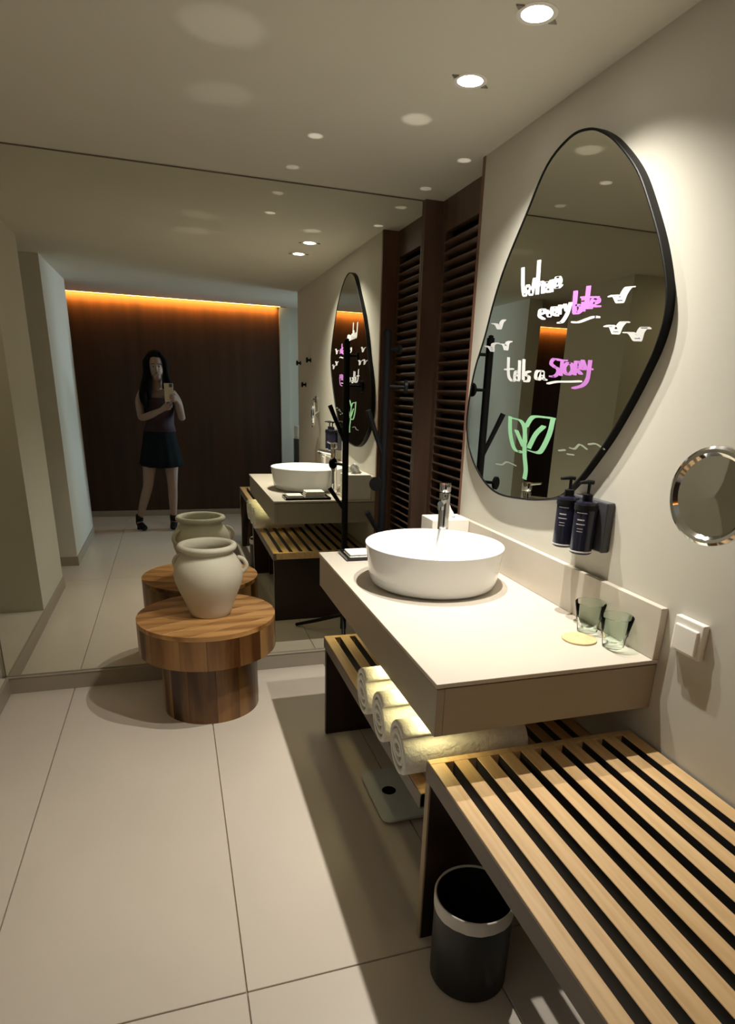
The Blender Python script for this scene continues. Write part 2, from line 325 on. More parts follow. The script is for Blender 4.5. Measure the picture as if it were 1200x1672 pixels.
# ------------------------------------------------------------------ louvred shutter recessed in the right wall
D = .092
sh = thing('louvered_shutter', (.05, -.31, 0), 'dark brown louvered shutter reaching the ceiling beside the mirror wall', 'shutter')
link('jamb', B(0, .13, -.020, .012, 0, H), M['darkwood'], sh)
link('jamb', B(-.002, .13, -.62, -.600, 0, H), M['edgewood'], sh)
link('stile', B(D-.008, D+.03, -.068, -.020, 0, H, bev=.002), M['darkwood'], sh)
link('stile', B(D-.008, D+.03, -.600, -.560, 0, H, bev=.002), M['darkwood'], sh)
link('top_rail', B(D-.008, D+.03, -.560, -.068, H-.13, H, bev=.002), M['darkwood'], sh)
link('bottom_rail', B(D-.008, D+.03, -.560, -.068, 0, .12, bev=.002), M['darkwood'], sh)
link('back_panel', B(D+.045, D+.055, -.61, 0, 0, H), M['black'], sh)
sl0 = None; pitch = .0425; n = int((H-.13-.12)/pitch)
for k in range(n):
    z = .12 + pitch*(k+.5)
    if sl0 is None:
        b = bmesh.new(); box(b, -.027, .027, -.246, .246, -.0045, .0045, bev=.003, seg=2)
        bmesh.ops.rotate(b, cent=(0, 0, 0), matrix=Matrix.Rotation(math.radians(24), 3, 'Y'), verts=b.verts)
        bmesh.ops.translate(b, verts=b.verts, vec=(D+.012, -.314, z))
        sl0 = link('slat', b, M['darkwood'], sh, origin=(D+.012, -.314, z), smooth=True)
    else: copyp(sl0, sh, (0, 0, pitch*k))

# ------------------------------------------------------------------ ceiling downlights
def downlight(x, y, label):
    t = thing('downlight', (x, y, H), label, 'lamp', 'ceiling downlights above the vanity')
    b = bmesh.new(); lathe(b, [(.036, -.0015), (.045, -.0025), (.048, -.001), (.048, 0), (.036, 0)], x, y, H, 40); link('trim_ring', b, M['plastic'], t, smooth=True)
    b = bmesh.new(); lathe(b, [(.0001, -.0012), (.034, -.0012), (.036, -.0006)], x, y, H, 40); link('lamp_glass', b, M['lens'], t)
    for s in (1, -1):
        b = bmesh.new(); prism(b, [(s*.047, -.010), (s*.064, 0), (s*.047, .010)], lambda p, q: (x+p[0]*.97-p[1]*.25, y+p[0]*.25+p[1]*.97, H-.0002-.003*q), 0)
        link('spring_clip', b, M['gimbal'], t)
downlight(*LAMPS[0], 'round ceiling downlight nearer the camera, topmost light in the picture')
downlight(*LAMPS[1], 'round ceiling downlight nearer the louvered shutter')

# ------------------------------------------------------------------ vanity
VW, VN, VF, VT, VB = .6215, 1.8935, .6238, .782, .643
va = thing('vanity_counter', (-.31, -1.26, VB), 'wall-hung beige stone washbasin counter with deep front and low splashback', 'counter')
link('counter_slab', B(-VW, -.0005, -VN, -VF, VT-.0115, VT, bev=.0018), M['stone'], va)
b = bmesh.new()
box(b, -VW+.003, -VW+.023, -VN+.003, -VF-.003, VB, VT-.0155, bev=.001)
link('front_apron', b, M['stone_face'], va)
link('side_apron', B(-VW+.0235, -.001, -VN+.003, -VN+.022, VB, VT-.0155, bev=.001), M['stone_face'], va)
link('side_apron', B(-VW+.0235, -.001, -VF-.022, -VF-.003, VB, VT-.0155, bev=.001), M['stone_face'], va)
link('underside_board', B(-VW+.045, -.001, -VN+.025, -VF-.025, VB+.02, VB+.04), M['panel'], va)
tagit(link('splashback', B(-.0205, -.0005, -VN, -VF, VT+.0005, VT+.140, bev=.0015), M['stone'], origin=(-.01, -1.26, VT)), 'low beige stone splashback strip standing on the counter against the wall', 'splashback')
b = bmesh.new(); tube(b, [(-.30, -1.12, VB+.03), (-.30, -1.12, .56), (-.27, -1.12, .535), (-.24, -1.12, .56), (-.20, -1.12, .60), (-.002, -1.12, .60)], .017)
link('drain_trap', b, M['chrome'], va, smooth=True)

# basin
bx, by = -.322, -1.122
ba = thing('vessel_basin', (bx, by, VT), 'round white vessel basin standing on the stone counter', 'basin')
b = bmesh.new(); lathe(b, [(.0001, 0.001), (.195, .001), (.208, .004), (.218, .013), (.224, .032), (.2375, .132), (.2395, .139), (.240, .141), (.2385, .1435), (.234, .143), (.231, .139), (.210, .050), (.196, .026), (.17, .017), (.05, .012), (.0001, .011)], bx, by, VT, 96)
link('bowl', b, M['white'], ba, smooth='all')
b = bmesh.new(); lathe(b, [(.0001, .020), (.024, .0195), (.030, .016), (.031, .0125)], bx, by, VT, 32); link('drain_cap', b, M['chrome'], ba, smooth=True)

# tap
tx, ty = -.195, -.893
ta = thing('basin_tap', (tx, ty, VT), 'tall chrome tap behind the white basin', 'tap')
b = bmesh.new(); lathe(b, [(.0001, 0), (.027, 0), (.027, .006), (.0205, .009), (.0205, .275), (.019, .279), (.0001, .279)], tx, ty, VT, 32); link('body', b, M['chrome'], ta, smooth=True)
dv = Vector((bx-tx, by-ty, 0)).normalized(); p0 = Vector((tx, ty, VT+.252)); p1 = p0 + dv*.145 + Vector((0, 0, .006))
b = bmesh.new(); tube(b, [p0 + dv*.018, p0 + dv*.09 + Vector((0, 0, .004)), p1], [.013, .0115, .0105], 16); link('spout', b, M['chrome'], ta, smooth=True)
b = bmesh.new(); lathe(b, [(.0001, 0), (.0115, 0), (.0115, .014)], p1.x-dv.x*.012, p1.y-dv.y*.012, p1.z-.022, 20); link('aerator', b, M['chrome'], ta, smooth=True)
b = bmesh.new(); lathe(b, [(.0001, .282), (.020, .282), (.0215, .287), (.0215, .312), (.020, .316), (.0001, .317)], tx, ty, VT, 32)
q0 = Vector((tx, ty, VT+.306)); tube(b, [q0, q0 + Vector((-.03, -.055, .012))], [.006, .0045], 10); link('lever', b, M['chrome'], ta, smooth=True)

# tissue box
tb = thing('tissue_box', (-.103, -.700, VT), 'white square tissue box with a tissue standing up, behind the tap', 'tissue box')
b = bmesh.new(); box(b, -.185, -.022, -.765, -.640, VT, VT+.148, bev=.003); link('cover', b, M['plastic'], tb)
b = bmesh.new(); N = 9
g = [[b.verts.new((-.135 + .065*i/(N-1) + .006*math.sin(j*1.3), -.715 + .012*math.sin(i*1.5+j) , VT+.146 + (.066*math.sin(PI*(.18+.70*i/(N-1))))*j/4)) for j in range(5)] for i in range(N)]
for i in range(N-1):
    for j in range(4): b.faces.new((g[i][j], g[i+1][j], g[i+1][j+1], g[i][j+1]))
tis = link('tissue', b, M['tissue'], tb, smooth='all'); s_ = tis.modifiers.new('s', 'SOLIDIFY'); s_.thickness = .0015

# tray with folded cloths
tr = thing('amenity_tray', (-.42, -.70, VT), 'black rectangular tray at the far end of the counter left of the basin', 'tray')
link('base', B(-.545, -.27, -.790, -.645, VT, VT+.006, bev=.002), M['blackgloss'], tr)
b = bmesh.new()
for a in ((-.545, -.541, -.790, -.645), (-.274, -.27, -.790, -.645), (-.541, -.274, -.790, -.786), (-.541, -.274, -.649, -.645)): box(b, *a, VT+.004, VT+.014, bev=.001)
link('rim', b, M['blackgloss'], tr)
def cloth(x0, x1, y0, y1, z0, n, t, label, rz=0):
    o = bmesh.new()
    for k in range(n): box(o, x0+.002*k, x1-.001*k, y0+.001*k, y1-.002*k, z0+t*k, z0+t*(k+1)-.0008, bev=t*.45, seg=3, rz=rz)
    return tagit(link('folded_cloth', o, M['cloth'], origin=((x0+x1)/2, (y0+y1)/2, z0), smooth='all'), label, 'towel', 'folded cloths on the tray')
cloth(-.530, -.435, -.772, -.672, VT+.0065, 2, .009, 'low white folded cloth at the left end of the black tray')
cloth(-.425, -.300, -.765, -.665, VT+.0065, 4, .010, 'taller stack of folded white cloth at the right end of the black tray')

# tumblers and coaster
def tumbler(x, y, label):
    o = bmesh.new(); lathe(o, [(.0001, 0), (.026, 0), (.0285, .004), (.033, .035), (.0355, .037), (.0345, .040), (.0435, .086), (.0425, .0875), (.041, .086), (.0320, .038), (.0265, .016), (.0001, .013)], x, y, VT, 40)
    return tagit(link('tumbler', o, M['glass'], origin=(x, y, VT), smooth='all'), label, 'glass', 'pale green glasses on the counter')
tumbler(-.062, -1.668, 'pale green glass tumbler farther along the splashback')
tumbler(-.064, -1.788, 'pale green glass tumbler nearest the end of the counter')
b = bmesh.new(); lathe(b, [(.0001, 0), (.046, 0), (.0475, .002), (.0465, .0045), (.030, .005), (.0001, .0048)], -.125, -1.722, VT, 40)
tagit(link('coaster', b, M['coaster'], origin=(-.125, -1.722, VT), smooth=True), 'round straw-coloured coaster lying in front of the two glasses', 'coaster')

# ------------------------------------------------------------------ pump bottles on the wall
def bottle(x, y, z, label, printed=True):
    t = thing('pump_bottle', (x, y, z), label, 'bottle', 'navy pump bottles on the wall')
    o = bmesh.new(); lathe(o, [(.0001, 0), (.027, 0), (.031, .003), (.031, .142), (.029, .148), (.012, .150), (.0001, .150)], x, y, z, 36); link('body', o, M['bottle'], t, smooth=True)
    o = bmesh.new(); lathe(o, [(.0312, .006), (.0317, .007), (.0317, .0095), (.0312, .0105)], x, y, z, 36); link('silver_band', o, M['label'], t)
    o = bmesh.new(); lathe(o, [(.0001, .150), (.014, .150), (.014, .168), (.006, .170), (.0045, .172), (.0045, .198), (.0001, .198)], x, y, z, 24)
    tube(o, [(x+.012, y, z+.201), (x-.004, y, z+.203), (x-.036, y-.004, z+.201)], [.0065, .0062, .004], 10); link('pump', o, M['black'], t, smooth=True)
    o = bmesh.new()
    for k, (zz, wd_, hh) in enumerate(((.118, .9, .002), (.098, .62, .0035), (.086, .75, .0025), (.074, .5, .0015), (.066, .5, .0015))):
        pr = []
        a0 = math.radians(215); half = wd_*.55
        for i in range(9):
            a = a0 - half + 2*half*i/8; pr.append((math.cos(a)*.0314, math.sin(a)*.0314))
        vs1 = [o.verts.new((x+p[0], y+p[1], z+zz)) for p in pr]; vs2 = [o.verts.new((x+p[0], y+p[1], z+zz+hh)) for p in pr]
        for i in range(8): o.faces.new((vs1[i], vs1[i+1], vs2[i+1], vs2[i]))
    link('printed_lines', o, M['label'], t)
    return t
bottle(-.062, -1.495, .992, 'navy pump bottle in the wall bracket, the farther of the pair')
bottle(-.062, -1.585, .992, 'navy pump bottle in the wall bracket, nearer the shaving mirror')
br = thing('bottle_bracket', (-.02, -1.545, 1.0), 'dark grey wall bracket holding the two pump bottles', 'bracket')
b = bmesh.new(); box(b, -.028, -.0005, -1.632, -1.460, 1.000, 1.142, bev=.004); link('back_plate', b, M['bracket'], br)
for yy in (-1.495, -1.585):
    b = bmesh.new(); lathe(b, [(.0312, .126), (.0330, .126), (.0330, .141), (.0312, .141), (.0312, .126)], -.062, yy, .992, 32); link('clamp_ring', b, M['black'], br, smooth=True)

# ------------------------------------------------------------------ pebble mirror with marker drawings
OV = smooth_closed([(a, c) for a, c in OVAL], 5)
cyz = (sum(p[0] for p in OV)/len(OV), sum(p[1] for p in OV)/len(OV))
om = thing('pebble_mirror', (0, cyz[0], cyz[1]), 'tall pebble-shaped wall mirror in a thin black frame with marker drawings', 'mirror')
def inset(pts, d):
    out = []; n_ = len(pts)
    for i in range(n_):
        a, c = Vector(pts[i-1]), Vector(pts[(i+1) % n_]); t = (c-a).normalized(); nn = Vector((-t[1], t[0]))
        if nn.dot(Vector(cyz)-Vector(pts[i])) < 0: nn = -nn
        out.append(tuple(Vector(pts[i]) + nn*d))
    return out
IN = inset(OV, .006)
b = bmesh.new(); prism(b, IN, lambda p, q: (-.022 + .010*q, p[0], p[1]), 0); link('mirror_glass', b, M['mirror2'], om)
b = bmesh.new()
ra = [[b.verts.new((x, p[0], p[1])) for p in P_] for x, P_ in ((0, OV), (-.024, OV), (-.0252, inset(OV, .002)), (-.024, IN), (-.019, IN))]
for a, c in zip(ra, ra[1:]):
    for i in range(len(OV)): b.faces.new((a[i], a[(i+1) % len(OV)], c[(i+1) % len(OV)], c[i]))
link('frame', b, M['black'], om, smooth=True)
NY, NZ = -.00345, -.00027
def hull(p):
    p = sorted(set(p))
    def half(s):
        h = []
        for q in s:
            while len(h) > 1 and (h[-1][0]-h[-2][0])*(q[1]-h[-2][1]) - (h[-1][1]-h[-2][1])*(q[0]-h[-2][0]) <= 0: h.pop()
            h.append(q)
        return h
    a, c = half(p), half(p[::-1]); return a[:-1] + c[:-1]
def strokes(name, wpx, sts, m, label=None, vpx=2.2, sm=4):
    o = bmesh.new(); x = -.0223
    for si, s in enumerate(sts):
        s = smooth_open(s, sm) if len(s) > 2 else s
        for i in range(len(s)-1):
            pts = []
            for p in (s[i], s[i+1]):
                for u, v in ((0, 0), (wpx, 0), (wpx, 1), (0, 1)): pts.append((p[0]+NY*u, p[1]+NZ*u-.0019*vpx*(v-.5)))
            h = hull(pts); xx = x - .00005*(si % 5) - .00001*(i % 3)
            o.faces.new([o.verts.new((xx, a, c)) for a, c in h])
    return tagit(link(name, o, m, om), label)
for nm, S, m, lb in (('word_drawing', ST_W, 'pen_white', 'white handwritten word Where'), ('word_drawing', ST_E, 'pen_white', 'white handwritten word every'),
                 ('word_drawing', ST_B, 'pen_pink', 'magenta handwritten word bite'), ('underline', ST_U1, 'pen_white', 'white underline below the word bite'),
                 ('word_drawing', ST_T, 'pen_white', 'white handwritten words tells a'), ('word_drawing', ST_S, 'pen_pink', 'magenta handwritten word STORY'),
                 ('underline', ST_U2, 'pen_white', 'white underline below the word STORY'), ('sprout_drawing', ST_G, 'pen_green', 'green two-leaved sprout drawing')):
    strokes(nm, S[0]*1.0 if 'under' not in nm else S[0], S[1], M[m], lb)
for bd in BIRDS: strokes('bird_drawing', 9, [bd], M['pen_white'], 'white flying bird drawing', 1.5)
for wv in WAVES: strokes('wave_drawing', 3, [wv], M['pen_faint'], 'faint pale green wave drawing', 1.6)

# ------------------------------------------------------------------ shaving mirror on the right wall
sx, sy, sz = -.090, -2.047, 1.228
sm = thing('shaving_mirror', (0, -2.10, 1.25), 'round chrome magnifying mirror on the wall at the right edge', 'mirror')
nrm = Vector((-1, -.16, .0)).normalized(); rotm = nrm.to_track_quat('Z', 'Y').to_matrix()
def disc_part(name, prof, m, n_=56):
    o = bmesh.new(); lathe(o, prof, 0, 0, 0, n_); bmesh.ops.rotate(o, cent=(0, 0, 0), matrix=rotm, verts=o.verts); bmesh.ops.translate(o, verts=o.verts, vec=(sx, sy, sz)); return link(name, o, m, sm, smooth=True)
disc_part('rim', [(.0001, -.016), (.085, -.016), (.101, -.010), (.104, -.002), (.103, .006), (.097, .011), (.090, .011), (.083, .003)], M['chrome'])
disc_part('mirror_disc', [(.0001, -.003), (.04, -.0015), (.083, .003)], M['mirror2'])
hp = Vector((sx, sy, sz)) - nrm*.014
b = bmesh.new(); tube(b, [hp, hp + Vector((.028, -.01, .02)), (-.035, -2.16, 1.335), (-.03, -2.30, 1.335), (-.012, -2.30, 1.335)], .008); link('arm', b, M['chrome'], sm, smooth=True)
b = bmesh.new(); lathe(b, [(.0001, -.016), (.026, -.016), (.030, -.012), (.030, -.0005)], 0, -2.30, 1.335, 32, axis='X'); link('wall_plate', b, M['chrome'], sm, smooth=True)

# switch and hooks
sw = thing('light_switch', (0, -1.984, .880), 'cream square light switch on the wall past the counter end', 'switch')
link('frame', B(-.018, -.0005, -2.030, -1.938, .835, .924, bev=.003), M['plastic'], sw)
link('rocker', B(-.025, -.016, -2.021, -1.947, .842, .906, bev=.003), M['plastic'], sw)
for (hy, hz, lb) in ((-3.02, 1.635, 'dark round wall hook seen only in reflection, farthest of three'), (-2.56, 1.645, 'dark round wall hook seen only in reflection, nearest the counter'), (-2.78, 1.45, 'dark round wall hook seen only in reflection, the lower one')):
    t = thing('wall_hook', (0, hy, hz), lb, 'hook', 'dark wall hooks')
    b = bmesh.new(); lathe(b, [(.0001, -.040), (.020, -.040), (.022, -.034), (.020, -.028), (.008, -.026), (.008, -.006)], 0, hy, hz, 20, axis='X'); link('peg', b, M['black'], t, smooth=True)
    b = bmesh.new(); lathe(b, [(.0001, -.006), (.018, -.006), (.018, 0)], 0, hy, hz, 20, axis='X'); link('plate', b, M['black'], t, smooth=True)

# ------------------------------------------------------------------ benches
def bench(name, y0, y1, zt, th, label, n_slat=10, xf=.61, legs=True, lastlegs=(True, True), edge=True):
    t = thing(name, (-.31, (y0+y1)/2, 0), label, 'bench')
    sw_, gp = (xf-.008-9*.0245)/10, .0245; er = .022
    # front and wall-side long rails are the outer slats; cross rails close the ends
    for i in range(n_slat):
        x0 = -xf + i*(sw_+gp); o = bmesh.new()
        box(o, x0, x0+sw_, y0+er, y1-er, zt-.042, zt, bev=.0012, seg=1)
        for f in o.faces:
            if f.normal.z < .5: f.material_index = 1
        link('slat', o, [M['oak'], M['darkslot'] if i else M['railgrey']], t)
    for a, c in ((y0, y0+er), (y1-er, y1)):
        link('cross_rail', B(-xf, -.008, a, c, zt-.042, zt, bev=.0012, seg=1), M['oak'], t)
    link('front_rail', B(-xf-.0015, -xf+.02, y0, y1, zt-th, zt-.003, bev=.001, seg=1), M['railgrey'], t)
    for a, c in (((y0+.004, y0+.028), (y1-.028, y1-.004)) if edge else ((y1-.028, y1-.004), (y0+.010, y0+.034))):
        if not edge and c < (y0+y1)/2: link('leg_panel', B(-xf+.12, -.01, a, c, 0, zt-.043, bev=.001, seg=1), M['panel'], t); continue
        link('leg_panel', B(-xf+.003, -.01, a, c, 0, zt-.043, bev=.001, seg=1), M['panel'], t)
        if edge: link('panel_edge', B(-xf-.002, -xf+.003, a, c, 0, zt-th, bev=.001, seg=1), M['oakedge'], t)
    return t
bench('slatted_bench', -2.82, -1.840, .549, .055, 'long light oak slatted bench running towards the camera from the counter')
bench('slatted_shelf_bench', -1.832, -.712, .446, .047, 'lower oak slatted bench under the stone counter carrying rolled towels', xf=.618, edge=False)

# rolled towels
def towel(y, label, x0=-.655, x1=-.300, R=.083):
    o = bmesh.new(); z = .446 + R; N = 40; turns = 3.0
    # spiral cross-section swept along x
    nn = 150; outer = []; inner = []
    for i in range(nn+1):
        a = turns*2*PI*i/nn; r = .012 + (R-.012)*(i/nn)**.9; rr = max(.004, r-.0135)
        outer.append((r*math.cos(a+2.2), r*math.sin(a+2.2)*.985)); inner.append((rr*math.cos(a+2.2), rr*math.sin(a+2.2)*.985))
    xs_ = [x0, x0+.006, x0+.05, x0+.11, x0+.17, x0+.23, x1-.006, x1]
    secs = []
    for k, x in enumerate(xs_):
        sc_ = .955 if k in (0, len(xs_)-1) else 1.0
        so = [o.verts.new((x + .004*math.sin(j*.11), y + p[0]*sc_*.99, z + p[1]*sc_)) for j, p in enumerate(outer)]
        si = [o.verts.new((x + .004*math.sin(j*.11), y + p[0]*sc_*.99, z + p[1]*sc_)) for j, p in enumerate(inner)]
        secs.append((so, si))
    for (a, c), (a2, c2) in zip(secs, secs[1:]):
        for i in range(nn):
            o.faces.new((a[i], a[i+1], a2[i+1], a2[i])); o.faces.new((c[i], c2[i], c2[i+1], c[i+1]))
        o.faces.new((a[0], a2[0], c2[0], c[0])); o.faces.new((a[-1], c[-1], c2[-1], a2[-1]))
    for a, c in (secs[0], secs[-1]):
        for i in range(nn): o.faces.new((a[i], c[i], c[i+1], a[i+1]))
    return tagit(link('rolled_towel', o, M['cloth'], origin=((x0+x1)/2, y, .446), smooth='all'), label, 'towel', 'rolled towels under the counter')
towel(-1.745, 'white rolled towel against the taller bench, nearest the camera')
towel(-1.577, 'white rolled towel in the middle of the row of three')
towel(-1.409, 'white rolled towel at the far end of the row of three')

# bathroom scale
bs = thing('bathroom_scale', (-.41, -1.23, 0), 'flat frosted glass bathroom scale on the floor under the slatted shelf', 'scale')
o = bmesh.new(); box(o, -.562, -.272, -1.400, -1.090, .016, .024); es = [e for e in o.edges if abs(e.verts[0].co.z-e.verts[1].co.z) > .005]
bmesh.ops.bevel(o, geom=es, offset=.03, segments=5, affect='EDGES', profile=.5); link('glass_plate', o, M['scale'], bs)
o = bmesh.new(); lathe(o, [(.0001, .0245), (.024, .0247), (.026, .0242)], -.490, -1.232, 0, 28); tagit(link('display', o, M['blackgloss'], bs), 'small round black display')
for px_, py_ in ((-.515, -1.35), (-.515, -1.11), (-.285, -1.35), (-.285, -1.11)):
    o = bmesh.new(); lathe(o, [(.0001, 0), (.02, 0), (.02, .016), (.0001, .016)], px_, py_, 0, 20); link('foot', o, M['liner'], bs)

# waste bin
wb = thing('waste_bin', (-.527, -1.996, 0), 'black round waste bin with white liner under the oak bench', 'bin')
o = bmesh.new(); lathe(o, [(.0001, .002), (.092, .002), (.097, .006), (.0975, .245), (.0955, .250), (.0925, .248), (.092, .012), (.0001, .010)], -.527, -1.996, 0, 56); link('body', o, M['bin'], wb, smooth=True)
o = bmesh.new(); rg = lathe(o, [(.0930, .235), (.0935, .2515), (.0975, .2535), (.0990, .250), (.0992, .236), (.0990, .216)], -.527, -1.996, 0, 72)
for k_, ring in enumerate(rg):
    for i, v in enumerate(ring):
        if k_ == 5: v.co.z += .0008*math.sin(i*.6)+.0006*math.sin(i*1.7)
link('liner', o, M['liner'], wb, smooth='all')

# ------------------------------------------------------------------ wooden side table and clay jar
cx, cy = -1.066, -.318
ts = thing('stave_side_table', (cx, cy, 0), 'round warm wooden side table with thick overhanging top on a drum base', 'side table')
Rt, zt, zb, Rb = .300, .445, .293, .213
ang = math.radians(28); ux, uy = math.cos(ang), math.sin(ang); cuts = [-.300, -.215, -.115, -.02, .085, .18, .300]
for a, c in zip(cuts, cuts[1:]):
    pts = []; lo, hi = a+.0003, c-.0003
    def arc(s0, s1, sgn):
        for i in range(13):
            v = s0 + (s1-s0)*i/12; v = max(-Rt+.0005, min(Rt-.0005, v)); h_ = sgn*math.sqrt(max(0, (Rt)**2 - v*v)); pts.append((h_, v))
    arc(lo, hi, 1); arc(hi, lo, -1)
    o = bmesh.new(); prism(o, pts, lambda p, q: (cx + p[0]*ux - p[1]*uy, cy + p[0]*uy + p[1]*ux, zt-.020+.020*q), 0)
    es = [e for e in o.edges if e.verts[0].co.z > zt-.001 and e.verts[1].co.z > zt-.001]
    bmesh.ops.bevel(o, geom=es, offset=.0008, segments=1, affect='EDGES')
    v = (a+c)/2; link('top_plank', o, M['teak_top'], ts, origin=(cx - v*uy, cy + v*ux, zt-.02))
def staves(name, R, z0, z1, n_, seed):
    rnd = random.Random(seed); w_ = [rnd.uniform(.7, 1.35) for _ in range(n_)]; tot = sum(w_); a = 0.3
    for k in range(n_):
        a1 = a + 2*PI*w_[k]/tot; g_ = .0005/R; m_ = 6; pts = []
        for i in range(m_+1): t_ = a+g_+(a1-a-2*g_)*i/m_; pts.append((R*math.cos(t_), R*math.sin(t_)))
        for i in range(m_, -1, -1): t_ = a+g_+(a1-a-2*g_)*i/m_; pts.append(((R-.035)*math.cos(t_), (R-.035)*math.sin(t_)))
        o = bmesh.new(); prism(o, pts, lambda p, q: (cx+p[0], cy+p[1], z0+(z1-z0)*q), 0)
        am = (a+a1)/2; link(name, o, M['teak_side' if name == 'base_stave' else 'teak_band'], ts, origin=(cx+R*math.cos(am), cy+R*math.sin(am), z0)); a = a1
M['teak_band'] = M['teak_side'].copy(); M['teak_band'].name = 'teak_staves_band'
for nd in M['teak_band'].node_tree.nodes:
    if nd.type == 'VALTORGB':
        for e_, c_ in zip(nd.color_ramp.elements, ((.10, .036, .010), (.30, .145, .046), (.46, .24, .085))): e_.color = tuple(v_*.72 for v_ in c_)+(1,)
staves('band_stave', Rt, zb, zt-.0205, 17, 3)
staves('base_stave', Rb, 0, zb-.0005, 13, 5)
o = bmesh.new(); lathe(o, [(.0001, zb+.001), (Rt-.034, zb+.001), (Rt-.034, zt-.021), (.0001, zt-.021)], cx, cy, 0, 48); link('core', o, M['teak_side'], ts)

jx, jy = -1.049, -.318
ja = thing('clay_jar', (jx, jy, zt), 'cream clay jar with rolled rim and small ear handles on the side table', 'jar')
o = bmesh.new(); lathe(o, [(.0001, 0), (.084, 0), (.089, .006), (.096, .030), (.113, .075), (.131, .118), (.1435, .155), (.148, .188), (.144, .222), (.131, .250), (.116, .268), (.107, .278), (.105, .286), (.112, .293), (.121, .297), (.126, .304), (.1265, .312), (.122, .319), (.113, .322), (.104, .319), (.099, .311), (.097, .298), (.097, .284), (.112, .262), (.130, .236), (.137, .19), (.130, .14), (.09, .04), (.07, .012), (.0001, .010)], jx, jy, zt, 80)
link('jar_body', o, M['clay'], ja, smooth='all')
for a in (math.radians(-6), math.radians(150)):
    dx, dy = math.cos(a), math.sin(a); o = bmesh.new(); pts = []
    for i in range(11):
        t_ = PI*(i/10) ; rr = .134 + .030*math.sin(t_); zz = zt + .226 + .034*math.cos(t_) - .004
        if i < 5: rr -= .008*(1-i/5)
        pts.append((jx+dx*rr, jy+dy*rr, zz))
    tube(o, pts, .0095, 12); link('handle', o, M['clay'], ja, smooth='all')

# ------------------------------------------------------------------ coat stand
px, py = -.264, -.338
cs = thing('coat_stand', (px, py, 0), 'black metal coat stand with disc pegs between the counter and the mirror wall', 'coat stand')
o = bmesh.new(); tube(o, [(px, py, .06), (px, py, 1.655)], .0175, 20); link('pole', o, M['black'], cs, smooth=True)
o = bmesh.new(); lathe(o, [(.0001, 1.650), (.010, 1.650), (.012, 1.664), (.0001, 1.668)], px, py, 0, 20); link('cap', o, M['black'], cs, smooth=True)
def peg(z, dx, dy, ln, rr=.030):
    o = bmesh.new(); d_ = Vector((dx, dy, 0)).normalized(); p_ = Vector((px, py, z)); e_ = p_ + d_*ln
    tube(o, [p_, e_], .007, 12); tube(o, [e_ - d_*.004, e_ + d_*.008], rr, 28); link('disc_peg', o, M['black'], cs, smooth=True)
peg(1.025, -.6, -.78, .085); peg(1.435, .85, -.20, .085, .030); peg(1.585, .9, .1, .055, .020)
def arm(p0_, p1_, r_=.010):
    o = bmesh.new(); tube(o, [p0_, p1_], [r_, r_*1.25], 12); link('slanted_arm', o, M['black'], cs, smooth=True)
arm((px, py, 1.13), (-.348, -.360, 1.335)); arm((px, py, .77), (-.345, -.37, .895)); 
for fx, fy in ((-.500, -.600), (-.05, -.36), (-.33, -.06)):
    o = bmesh.new(); d_ = Vector((fx-px, fy-py, 0)); tube(o, [(px, py, .150), (px+d_.x*.55, py+d_.y*.55, .070), (fx, fy, .010)], [.012, .011, .010], 12); link('leg', o, M['black'], cs, smooth=True)

# ------------------------------------------------------------------ canister on pedestal in the side room
pd = thing('pedestal', (.20, -4.22, 0), 'narrow dark pedestal by the rear wall, seen only in the mirror', 'stand')
link('column', B(.145, .235, -4.27, -4.18, .03, .88, bev=.004), M['panel'], pd); link('foot', B(.125, .255, -4.29, -4.16, 0, .03, bev=.004), M['panel'], pd)
o = bmesh.new(); lathe(o, [(.0001, 0), (.040, 0), (.042, .004), (.042, .135), (.036, .142), (.0001, .143)], .19, -4.225, .88, 28)
tagit(link('canister', o, M['plastic'], origin=(.19, -4.225, .88), smooth=True), 'small white canister standing on the dark pedestal', 'canister')

# ------------------------------------------------------------------ the person taking the photograph (seen in the mirror)
pe = thing('person', (-1.285, -3.63, 0), 'woman with long black hair, burgundy top and dark shorts, seen in the mirror', 'person')
def skinned(name, nodes, edges, m, parent, root=0, sub=2):
    me = bpy.data.meshes.new(name); off = Vector(parent.location)
    me.from_pydata([tuple(Vector(n_[0])-off) for n_ in nodes], edges, [])
    me.materials.append(m); o = bpy.data.objects.new(name, me); C.objects.link(o); o.parent = parent
    sk = o.modifiers.new('skin', 'SKIN'); sk.use_smooth_shade = True; sk.branch_smoothing = .6
    for i, n_ in enumerate(nodes):
        sv = me.skin_vertices[0].data[i]; r = n_[1]; sv.radius = r if isinstance(r, tuple) else (r, r); sv.use_root = (i == root)
    sb = o.modifiers.new('sub', 'SUBSURF'); sb.levels = sub; sb.render_levels = sub
    return o
nodes = []; edges = []
def nd_(p, r, prev=None):
    nodes.append((p, r)); 
    if prev is not None: edges.append((prev, len(nodes)-1))
    return len(nodes)-1
pel = nd_((-1.280, -3.63, .90), (.135, .105))
wai = nd_((-1.268, -3.625, 1.06), (.110, .085), pel)
che = nd_((-1.270, -3.62, 1.24), (.135, .095), wai)
cht = nd_((-1.272, -3.620, 1.325), (.100, .074), che)
hips = {}
